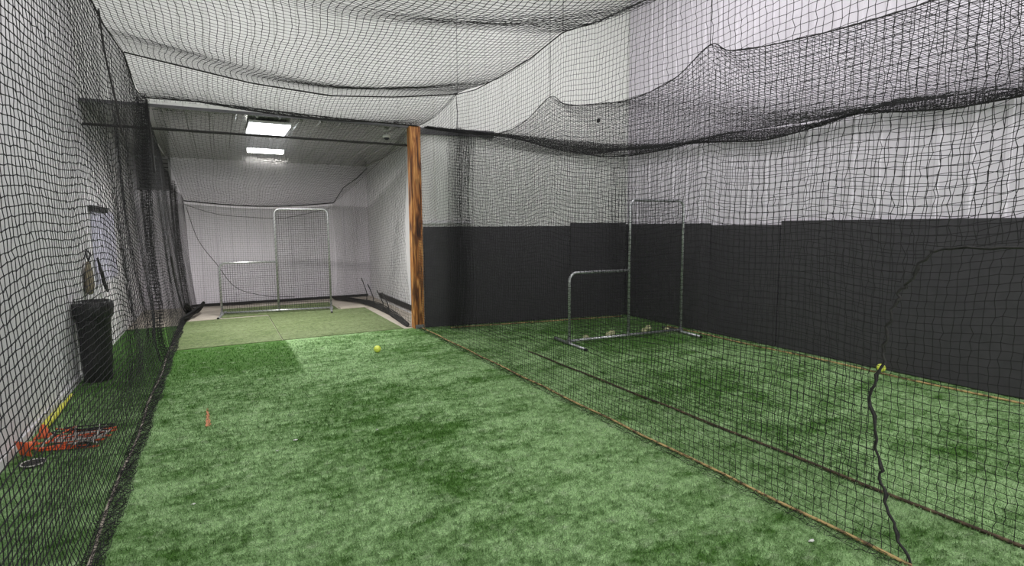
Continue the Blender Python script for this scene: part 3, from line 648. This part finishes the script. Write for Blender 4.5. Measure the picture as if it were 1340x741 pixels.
obj('plate', lathe([(.07, 0), (.078, .006), (.07, .012)], 24), M_rope, t, True); obj('rim', TB([(.074*math.cos(a*PI/12), .074*math.sin(a*PI/12), .012) for a in range(24)], .005, 6, True), M_whp, t, True)
# marks and scraps on the turf
bm = bmesh.new(); n = 10; L_ = []; R_ = []
for i in range(n+1):
    s = i/n; w = .022*(1-.75*s)+.003*math.sin(i*2.4); x = -.165-.015*s; y = 5.38+.55*s
    L_.append([bm.verts.new((x-w, y, z)) for z in (.001, .005)]); R_.append([bm.verts.new((x+w, y, z)) for z in (.001, .005)])
for i in range(n):
    bm.faces.new((L_[i][1], R_[i][1], R_[i+1][1], L_[i+1][1])); bm.faces.new((L_[i][0], L_[i+1][0], R_[i+1][0], R_[i][0]))
    bm.faces.new((L_[i][0], L_[i][1], L_[i+1][1], L_[i+1][0])); bm.faces.new((R_[i][0], R_[i+1][0], R_[i+1][1], R_[i][1]))
for i in (0, n): bm.faces.new((L_[i][0], L_[i][1], R_[i][1], R_[i][0]))
tag(obj('tape_strip', bm, mat('faded_orange_tape', (.62, .20, .08), .7, noise=((.50, .20, .09), 30, .3, .7))), 'faded orange tape strip on the lane turf, left of centre', 'tape')
for (x, y, sx, lb) in ((.47, 4.66, .018, 'white scrap on the turf, right one of the pair in mid lane'), (.32, 4.50, .012, 'white scrap on the turf, left one of the pair in mid lane'), (-.23, 3.86, .012, 'white scrap on the turf close to the left net'), (2.80, 1.73, .022, 'pale curled scrap on the turf at lower right near the divider net'), (1.12, 4.56, .009, 'tiny white scrap in the darker turf at lane centre')):
    bm = bmesh.new(); bmesh.ops.create_icosphere(bm, subdivisions=2, radius=1)
    for v in bm.verts: v.co = Vector((v.co.x*sx*(1+.3*math.sin(5*v.co.y)), v.co.y*sx*.45, .006+v.co.z*.006))
    tag(obj('paper_scrap', bm, M_paper, None, True, (x, y, 0)), lb, 'scrap')

# ================================================================= TURF PILE: short blades standing on the turf, thinner with distance
def blades(n):
    u = rng.random(n); d = .9*(9.5/.9)**(u**1.05); th = rng.uniform(-.62, 1.42, n); X = d*np.sin(th); Y = d*np.cos(th)
    k = (X > -1.42) & (X < 6.9) & (Y > .3) & (Y < 8.95-np.clip(X-3.07, 0, 9)*.165-.06); X, Y, d = X[k], Y[k], d[k]; m = len(X)
    h = rng.uniform(.010, .024, m); w = np.clip(.0011*d, .0016, .006)*rng.uniform(.7, 1.3, m); a = rng.uniform(0, 2*PI, m); lx = rng.normal(0, .008, m); ly = rng.normal(0, .008, m)
    cx, cy = np.cos(a)*w/2, np.sin(a)*w/2; z = np.zeros(m)
    V = np.stack([np.stack([X-cx, Y-cy, z], 1), np.stack([X+cx, Y+cy, z], 1), np.stack([X+cx*.6+lx, Y+cy*.6+ly, h], 1), np.stack([X-cx*.6+lx, Y-cy*.6+ly, h], 1)], 1).reshape(-1, 3)
    Q = (np.arange(m)*4)[:, None]+np.arange(4)[None]
    return V, Q, np.zeros((0, 3), int)
o = net_mesh('turf_pile', [blades(420000)], M_turf)
tag(o, 'short green blades of the artificial turf in the lane and right bay', 'artificial grass'); o['kind'] = 'stuff'
